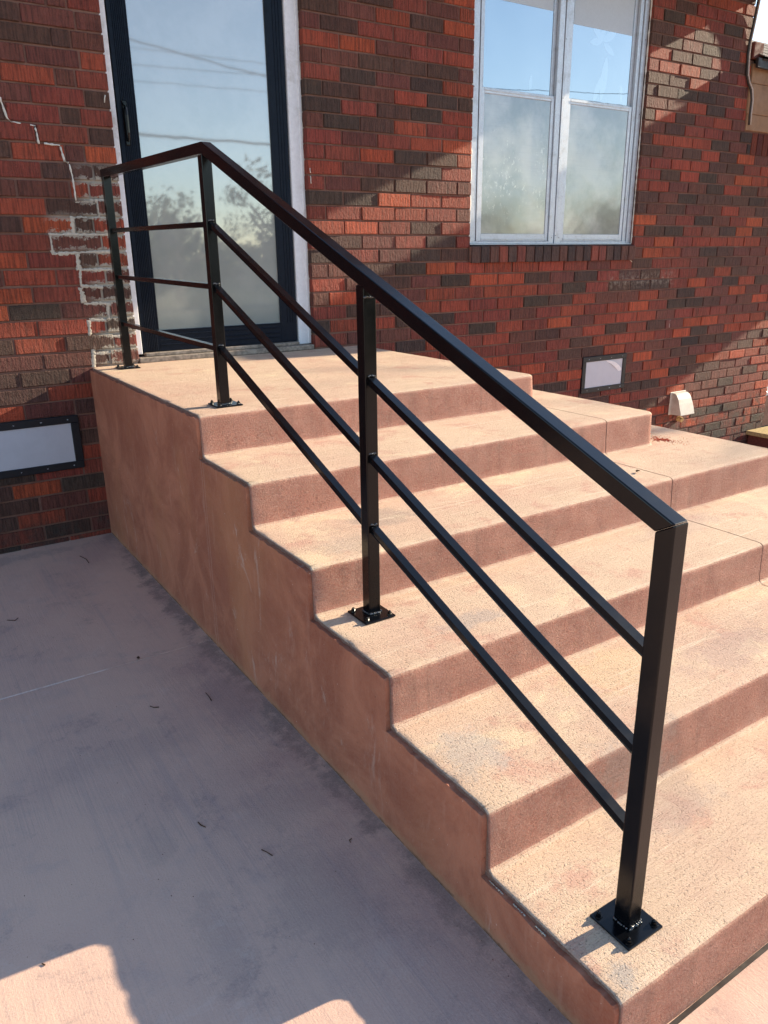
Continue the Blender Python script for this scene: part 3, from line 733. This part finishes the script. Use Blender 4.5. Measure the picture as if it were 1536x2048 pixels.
# --- dryer hood
bm = bmesh.new()
prof = [(0, .290), (-.040, .290), (-.062, .276), (-.082, .246), (-.100, .200), (-.116, .152), (-.130, .106), (0, .100)]
hx0, hx1 = 4.872, 5.065
A_ = [bm.verts.new((hx0+.012*(y+.13)/.13, y, z)) for y, z in prof]; B_ = [bm.verts.new((hx1-.012*(y+.13)/.13, y, z)) for y, z in prof]
bm.faces.new(A_); bm.faces.new(B_)
for i in range(len(prof)):
    j = (i+1) % len(prof); bm.faces.new((A_[i], A_[j], B_[j], B_[i]))
bmesh.ops.bevel(bm, geom=[e for e in bm.edges], offset=.003, segments=2, affect='EDGES')
hood = house_part('dryer_vent_hood', bm, M_HOOD)
bm = bmesh.new(); box(bm, hx0-.006, hx1+.012, -.008, .0, .096, .298, .002); house_part('mounting_flange', bm, M_HOOD, hood)
bm = bmesh.new(); tube(bm, [(5.01, .0, .045), (5.01, -.03, .045), (5.01, -.05, .040)], .022, 12); tube(bm, [(5.01, -.02, .045), (5.0, -.03, .085)], .008, 8)
house_part('pipe_stub', bm, M_YWOOD, smooth=False)

# --- repaired crack and caulk runs on the wall left of the door
def onwall(u, v, y=-.003):
    d = fwd+(u-768)/FPX*R1-(v-1024)/FPX*U1; t = (y-CAM.y)/d.y; return CAM+d*t
def wobble(pts, st=.012, am=.003):
    out = []
    for a, b in zip(pts, pts[1:]):
        m_ = max(1, int((b-a).length/st))
        for i in range(m_): p = a.lerp(b, i/m_); out.append(p+Vector((am*nz(p.x*70, p.z*70), 0, am*nz(p.z*70, p.x*70, 4))))
    return out+[pts[-1]]
crack = [(-30, 165), (0, 196), (14, 236), (22, 243), (42, 247)], [(60, 249), (70, 252), (78, 288)], [(88, 287), (120, 291)], [(121, 293), (129, 322), (137, 326)], [(139, 328), (147, 368), (152, 401)]
bm = bmesh.new()
for seg in crack: tube(bm, wobble([onwall(u, v, -.0015) for u, v in seg]), .0042, 6, .45)
house_part('crack_filler', bm, M_CAULK, wall, smooth=True)
# smeared repair mortar: lumpy beads pressed over the joints beside the door
bm = bmesh.new()
def smear(u0, v0, u1, v1, r=.0085, y=.0025):
    pts = wobble([onwall(u0, v0, y), onwall(u1, v1, y)], .007, .004)
    n_ = 8; rings = []
    for i, p in enumerate(pts):
        d = (pts[min(i+1, len(pts)-1)]-pts[max(i-1, 0)]).normalized(); s = Vector((d.z, 0, -d.x)).normalized()
        rr = r*(1+.55*random.uniform(-1, 1))
        rings.append([bm.verts.new(p+s*math.cos(2*math.pi*k/n_)*rr+Vector((0, 1, 0))*math.sin(2*math.pi*k/n_)*.0035) for k in range(n_)])
    for a, b in zip(rings, rings[1:]):
        for k in range(n_): bm.faces.new((a[k], a[(k+1) % n_], b[(k+1) % n_], b[k]))
    bm.faces.new(rings[0]); bm.faces.new(rings[-1])
rows_ = [(150, 404, 212, 402), (140, 436, 212, 437), (98, 470, 216, 469), (104, 508, 222, 503), (152, 539, 228, 540), (160, 572, 232, 576), (168, 608, 240, 607), (178, 640, 245, 641), (178, 676, 248, 672), (186, 708, 250, 703)]
for r_ in rows_: smear(*r_)
for r_ in [(143, 436, 148, 470, .010), (99, 470, 106, 508, .008), (154, 508, 158, 540, .010), (160, 575, 168, 606, .012), (178, 641, 180, 674, .010), (186, 676, 188, 738, .012), (215, 607, 218, 640, .007), (196, 402, 199, 436, .006), (160, 540, 162, 572, .006)]: smear(*r_)
house_part('mortar_repair', bm, M_CAULKG, wall, smooth=True)
bm = bmesh.new()
for seg in ([(620, 336), (621, 346)], [(621, 352), (622, 367)], [(4, 0), (4, 1)], [(210, 190), (209, 205)], [(1338, 655), (1340, 640)], [(1260, 520), (1264, 524)]):
    if seg[0][0] > 5: tube(bm, wobble([onwall(u, v, -.002) for u, v in seg]), .003, 5, .4)
house_part('mortar_drips', bm, M_CAULK, wall, smooth=True)

# --- eave of the main roof over the wall (above the frame), with its end at the gable
XE = 5.72; HE = 1.10+.4167*XE
bm = bmesh.new(); box(bm, -4.0, XE, -.46, .0, HE, HE+.02, .002); ev = house_part('soffit', bm, M_TAN)
bm = bmesh.new(); box(bm, -4.0, XE, -.482, -.4605, HE-.02, HE+.16, .003); house_part('fascia', bm, M_FASC)
bm = bmesh.new()
q = [(-4.0, -.49, HE+.17), (XE+.05, -.49, HE+.17), (XE+.05, 3.2, HE+1.75), (-4.0, 3.2, HE+1.75)]
t_ = [bm.verts.new(p) for p in q]; b2 = [bm.verts.new((p[0], p[1], p[2]-.03)) for p in q]; bm.faces.new(t_); bm.faces.new(list(reversed(b2)))
for i in range(4): bm.faces.new((t_[i], b2[i], b2[(i+1) % 4], t_[(i+1) % 4]))
house_part('roof', bm, M_SHING)
# body of the house behind the wall
bm = bmesh.new(); box(bm, -3.98, 5.40, .115, 6, -.6, HE+.1); house_part('house_body', bm, M_MORTAR)

# ================================================================== LOWER WING with tan boards and an added, unseen gabled porch
wing = obj('house_wing', None, label='low side wing with tan boards under a dark fascia, right of the wall', cat='house wing')
for i, (za, zb_) in enumerate(((2.434, 2.556), (2.558, 2.782), (2.784, 2.925))):
    bm = bmesh.new(); box(bm, 5.462+.012*(i == 0), 8.9, -.012-.003*i, .05, za, zb_, .003); bmo('board', bm, M_TAN, wing)
bm = bmesh.new(); box(bm, 5.445, 8.9, -.07, -.045, 2.885, 2.955, .003)
for v in bm.verts: v.co.z -= (v.co.x-5.45)*.02
bmo('fascia', bm, M_FASC, wing)
bm = bmesh.new(); box(bm, 5.43, 5.56, -.03, .25, 2.955, 3.075, .006); bmo('flashing_box', bm, M_RWOOD, wing)
pitch = math.tan(math.radians(27))
for r_ in range(5):
    for c_ in range(9):
        bm = bmesh.new(); x0 = 5.50+c_*.32+(.16 if r_ % 2 else 0)-.16; y0 = -.085+r_*.13
        x0 = max(x0, 5.50)
        v1 = [(x0, y0, 2.962+pitch*(y0+.085)+.010), (x0+.314, y0, 2.962+pitch*(y0+.085)+.010), (x0+.314, y0+.2, 2.962+pitch*(y0+.285)+.001), (x0, y0+.2, 2.962+pitch*(y0+.285)+.001)]
        a = [bm.verts.new(p) for p in v1]; b = [bm.verts.new((p[0], p[1], p[2]-.007)) for p in v1]
        bm.faces.new(a); bm.faces.new(list(reversed(b)))
        for i in range(4): bm.faces.new((a[i], b[i], b[(i+1) % 4], a[(i+1) % 4]))
        bmo('shingle', bm, M_SHING, wing)
bm = bmesh.new()
q = [(5.5, -.08, 2.95), (8.9, -.08, 2.95), (8.9, .62, 2.95+pitch*.7), (5.5, .62, 2.95+pitch*.7), (5.5, .62, 2.9), (8.9, .62, 2.9), (8.9, -.04, 2.9), (5.5, -.04, 2.9)]
v = [bm.verts.new(p) for p in q]
for f in ((0, 1, 2, 3), (3, 2, 5, 4), (4, 5, 6, 7), (7, 6, 1, 0), (0, 3, 4, 7), (1, 6, 5, 2)): bm.faces.new([v[i] for i in f])
bmo('roof_deck', bm, M_FASC, wing)
# set-back wall with a white window beyond the corner
bmo('rear_wall', B(6.38, 10, .9, 1.0, -.55, 2.4), M_MORTAR, wing)
bm = bmesh.new(); box(bm, 7.0, 7.9, .86, .899, -.1, 1.2, .004); wf = bmo('window', bm, M_WHITE, wing)
bmo('glass_pane', B(7.06, 7.84, .853, .858, -.04, 1.14), M_UGLASS, wf)
bm = bmesh.new(); box(bm, 6.9, 8.0, .84, .90, -.16, -.11, .004); bmo('window_sill', bm, M_ALU, wing)

occluder = obj('gabled_occluder', None, label='gabled porch roof on two posts, added out of view to shade the wall', cat='occluder')  # unseen gabled shape added to cast shade on the wall and landing
PX0, PX1, PR, PZ, PT = 6.6, 9.85, 8.05, 2.40, 3.97
bm = bmesh.new()
tri = [(PX0, PZ), (PX1, PZ), (PR, PT)]
a = [bm.verts.new((x, -.90, z)) for x, z in tri]; b = [bm.verts.new((x, .05, z)) for x, z in tri]
bm.faces.new(a); bm.faces.new(list(reversed(b)))
for i in range(3): bm.faces.new((a[i], b[i], b[(i+1) % 3], a[(i+1) % 3]))
bmo('occluder_roof', bm, M_SHING, occluder)
for x in (PX0+.3, PX1-.1): bmo('occluder_post', B(x, x+.09, -.85, -.76, -.47, PZ), M_WHITE, occluder)

# ================================================================== SMALL THINGS
bm = bmesh.new(); box(bm, 6.13, 7.1, -.75, -.02, -.47, -.245, .004)
ws = obj('timber_step', None, label='low red-stained timber step with a yellowish top beyond the wall corner', cat='timber step')
bmo('step_body', bm, M_RWOOD, ws); bm = bmesh.new(); box(bm, 6.10, 7.15, -.79, -.01, -.2445, -.205, .004); bmo('step_top', bm, M_YWOOD, ws)
bare = obj('bare_tree', None, label='slender bare tree standing out on the sunny side of the yard', cat='tree')
bare.location = (17.5, -3.2, -.47)
bm = bmesh.new(); rb = random.Random(9); tube(bm, [(0, 0, 0), (.1, .05, 2.5), (0, .1, 5), (.1, 0, 7.6)], .05, 7); bmo('trunk', bm, M_BARK, bare, smooth=True)
bm = bmesh.new()
for i in range(16):
    z = 4.6+i*.2; a = rb.choice((1, -1))*rb.uniform(.9, 2.2); L = rb.uniform(.6, 1.5); b0 = Vector((0, 0, z)); b1 = b0+Vector((L*math.cos(a), L*math.sin(a), L*rb.uniform(.3, .8)))
    tube(bm, [b0, b0.lerp(b1, .5)+Vector((0, .05, .04)), b1], .016, 5, .2)
    for q in range(4): c0 = b0.lerp(b1, .3+.2*q); tube(bm, [c0, c0+Vector((rb.uniform(-.3, .3), rb.uniform(-.4, .4), rb.uniform(.1, .5)))], .007, 4)
bmo('branches', bm, M_BARK, bare, smooth=True)
# cable down the corner
bm = bmesh.new()
cp = [(1524, -40, -.03), (1517, 0, -.03), (1508, 45, -.02), (1499, 86, -.012), (1496, 110, -.010), (1494, 150, -.010), (1497, 165, -.012), (1502, 178, -.018), (1503, 200, -.018), (1500, 225, -.018), (1498, 250, -.016)]
tube(bm, [onwall(u, v, y) for u, v, y in cp], .011, 7, .1)
cab = bmo('wall_cable', bm, M_CABLE, smooth=True, label='dark cable hanging down the right end of the brick wall', cat='cable')
bm = bmesh.new(); tube(bm, [onwall(u+3, v, y-.012) for u, v, y in cp], .006, 6, .25); bmo('pale_strand', bm, M_CABLEW, cab, smooth=True)
# brick dust on the third tread, leaf, twigs
bm = bmesh.new()
def ontop(u, v, z):
    d = fwd+(u-768)/FPX*R1-(v-1024)/FPX*U1; t = (z-CAM.z)/d.z; return CAM+d*t
c = ontop(1324, 880, ZS[2])
for i in range(330):
    r = abs(random.gauss(0, .5)); a = random.uniform(0, 6.28); p = Vector((c.x+.10*r*math.cos(a), c.y+.14*r*math.sin(a), ZS[2]+.003))
    s = random.uniform(.001, .0038)*(1.2-min(1, r)*.5)
    q = bmesh.ops.create_cone(bm, segments=4, radius1=s, radius2=s*.3, depth=s*.7, cap_ends=True)
    for v in q['verts']: v.co += p
bmo('brick_dust', bm, M_DUST, kind='stuff', label='spill of orange-red brick dust on the third tread', cat='brick dust')
def leaf(u, v, z, r, rot, lab):
    c = ontop(u, v, z); bm = bmesh.new(); pts = []
    for i in range(10):
        a = i*math.pi/5; rr = r*(.6+.5*random.random()); pts.append(bm.verts.new((rr*math.cos(a)*1.2, rr*.7*math.sin(a), .004+.006*random.random())))
    ctr = bm.verts.new((0, 0, .012))
    for i in range(10): bm.faces.new((ctr, pts[i], pts[(i+1) % 10]))
    o = bmo('dead_leaf', bm, M_LEAF, label=lab, cat='leaf', group='dead leaves'); o.location = (c.x, c.y, z+.002); o.rotation_euler.z = rot
leaf(1275, 946, ZS[2], .015, .4, 'curled dead leaf on the third tread beside the groove'); leaf(277, 1319, 0, .010, 1.2, 'small dark dead leaf lying on the slab joint')
tw = [([(411, 1385), (417, 1392), (423, 1401)], 'short twig on the slab close to the plastered side'), ([(300, 1412), (308, 1415), (318, 1414)], 'crumpled dark twig on the slab, left of the short one'),
      ([(396, 1644), (402, 1650), (411, 1654)], 'small curved twig in the middle of the shaded slab'), ([(523, 1699), (534, 1704), (545, 1711)], 'longest dark twig on the slab, nearest the plastered side'),
      ([(160, 1112), (172, 1118), (178, 1126)], 'pale brown twig on the slab near the brick wall'), ([(701, 1685), (699, 1680), (703, 1677)], 'hooked bit of twig at the foot of the plastered side'),
      ([(14, 1240), (30, 1241), (36, 1236)], 'twig on the slab near the left edge'), ([(84, 1927), (90, 1930)], 'tiny twig in the sunlit patch of slab')]
for pts, lab in tw:
    bm = bmesh.new(); tube(bm, [ontop(u, v, .0022) for u, v in pts], .0014, 5, .3); bmo('twig', bm, M_LEAF, label=lab, cat='twig', group='twigs on the slab')
bm = bmesh.new()
for i in range(170):
    x = random.uniform(-1.6, -.03); y = random.uniform(-3.6, -.05)
    if random.random() < .5: x = -.02-abs(random.gauss(0, .05))
    s = random.uniform(.0006, .0016); q = bmesh.ops.create_cone(bm, segments=5, radius1=s, radius2=s*.4, depth=s, cap_ends=True)
    for v in q['verts']: v.co += Vector((x, y, .001))
bmo('slab_grit', bm, M_LEAF, kind='stuff', label='dark grit scattered on the shaded slab', cat='grit')

# ================================================================== BEHIND THE CAMERA (seen in the glass)
def mirror(u, v, D):   # virtual image in the glass plane y=.06 -> real point in front of the house
    d = fwd+(u-768)/FPX*R1-(v-1024)/FPX*U1; t = (D-CAM.y)/d.y; p = CAM+d*t; return Vector((p.x, .13-p.y, p.z))
wires = [([(255, 78), (400, 122), (540, 155)], .018, 'twisted overhead cable, the steepest of the wires'), ([(255, 96), (400, 110), (540, 127)], .009, 'overhead wire, the highest thin one'),
         ([(255, 130), (400, 143), (540, 150)], .009, 'overhead wire just below the twisted cable'), ([(265, 162), (400, 175), (540, 185)], .008, 'overhead wire, the lowest thin one'),
         ([(272, 268), (400, 281), (545, 289)], .030, 'thick overhead cable low in the sky')]
D = 16.0
for pts, r, lab in wires:
    a, b = mirror(*pts[0], D), mirror(*pts[-1], D); m_ = mirror(*pts[1], D); d = (b-a); ext = []
    for t in [i/40*9-2.6 for i in range(41)]:
        p = a+d*t; sag = (m_-(a+b)/2).z; p.z += sag*4*t*(1-t)*.08+sag*0 ; ext.append(p)
    bm = bmesh.new(); tube(bm, ext, r, 6)
    o = bmo('overhead_wire', bm, M_CABLE if r > .01 else M_CABLE, label=lab, cat='wire', group='overhead wires in front of the house', smooth=True)
def tree(x, y, h, w, lab, nleaf=2600, seed=1):
    rnd = random.Random(seed); t = obj('tree', None, label=lab, cat='tree', group='trees across the yard'); t.location = (x, y, 0)
    bm = bmesh.new(); tube(bm, [(0, 0, -.1), (.05, 0, h*.2), (-.05, .05, h*.45), (.0, 0, h*.8)], w*.05, 8)
    for i in range(9):
        a = rnd.uniform(0, 6.28); z = h*rnd.uniform(.15, .6); tube(bm, [(0, 0, z), (w*.25*math.cos(a), w*.25*math.sin(a), z+h*.15), (w*.42*math.cos(a), w*.42*math.sin(a), z+h*.32)], w*.016, 5)
    bmo('trunk', bm, M_BARK, t, smooth=True)
    cl = [(Vector((rnd.gauss(0, .3)*w, rnd.gauss(0, .3)*w, h*rnd.uniform(.18, .98))), rnd.uniform(.1, .24)*w) for _ in range(34)]
    V, F = [], []
    for i in range(nleaf):
        c, r = rnd.choice(cl); p = c+Vector((rnd.gauss(0, .5), rnd.gauss(0, .5), rnd.gauss(0, .5)))*r
        n_ = Vector((rnd.uniform(-1, 1), rnd.uniform(-1, 1), rnd.uniform(-1, 1))).normalized(); s = n_.orthogonal().normalized(); u = n_.cross(s); L = rnd.uniform(.06, .12)
        o = len(V); V += [p-s*L, p+u*L*.5, p+s*L, p-u*L*.5]; F.append((o, o+1, o+2, o+3))
    me = bpy.data.meshes.new('crown'); me.from_pydata([tuple(v) for v in V], [], F); obj('crown', me, M_FOL, t)
c1 = mirror(340, 400, 24); c2 = mirror(520, 350, 20)
tree(c1.x, c1.y, 3.5, 2.6, 'feathery tree mirrored in the left half of the door glass', 2300, 3)
tree(c2.x+.8, c2.y, 3.9, 2.8, 'denser tree mirrored at the right edge of the door glass', 3000, 5)
for i, (x, y, h) in enumerate(((22, -38, 4.2), (31, -36, 4.6), (-4, -40, 3.4), (42, -34, 5), (14, -42, 3.6))):
    tree(x, y, h, 6.5, ['low broad tree, first of a row across the yard', 'tall broad tree, second of the row across the yard', 'lowest tree at the far left of the yard', 'tallest tree at the far right of the yard', 'pale low tree in the gap of the far row'][i], 3000, 11+i)

rnd = random.Random(4); V, F = [], []  # leaf belt added to hide the horizon glow in the pane reflections
for i in range(9000):
    x = rnd.uniform(-35, 75); y = rnd.uniform(-50, -46); h = 2.6+1.3*nz(x*.12, 2)+.7*nz(x*.5, 5); p = Vector((x, y, h*rnd.random()**.7))
    n_ = Vector((rnd.uniform(-1, 1), rnd.uniform(-1, 1), rnd.uniform(-1, 1))).normalized(); q = n_.orthogonal().normalized(); u = n_.cross(q); L = rnd.uniform(.2, .45)
    o = len(V); V += [tuple(p-q*L), tuple(p+u*L*.6), tuple(p+q*L), tuple(p-u*L*.6)]; F.append((o, o+1, o+2, o+3))
me = bpy.data.meshes.new('added_far_hedge'); me.from_pydata(V, [], F); obj('added_far_hedge', me, M_FOL, kind='stuff', label='dark far-off belt of bushes added to cover the bright horizon in the glass', cat='hedge')
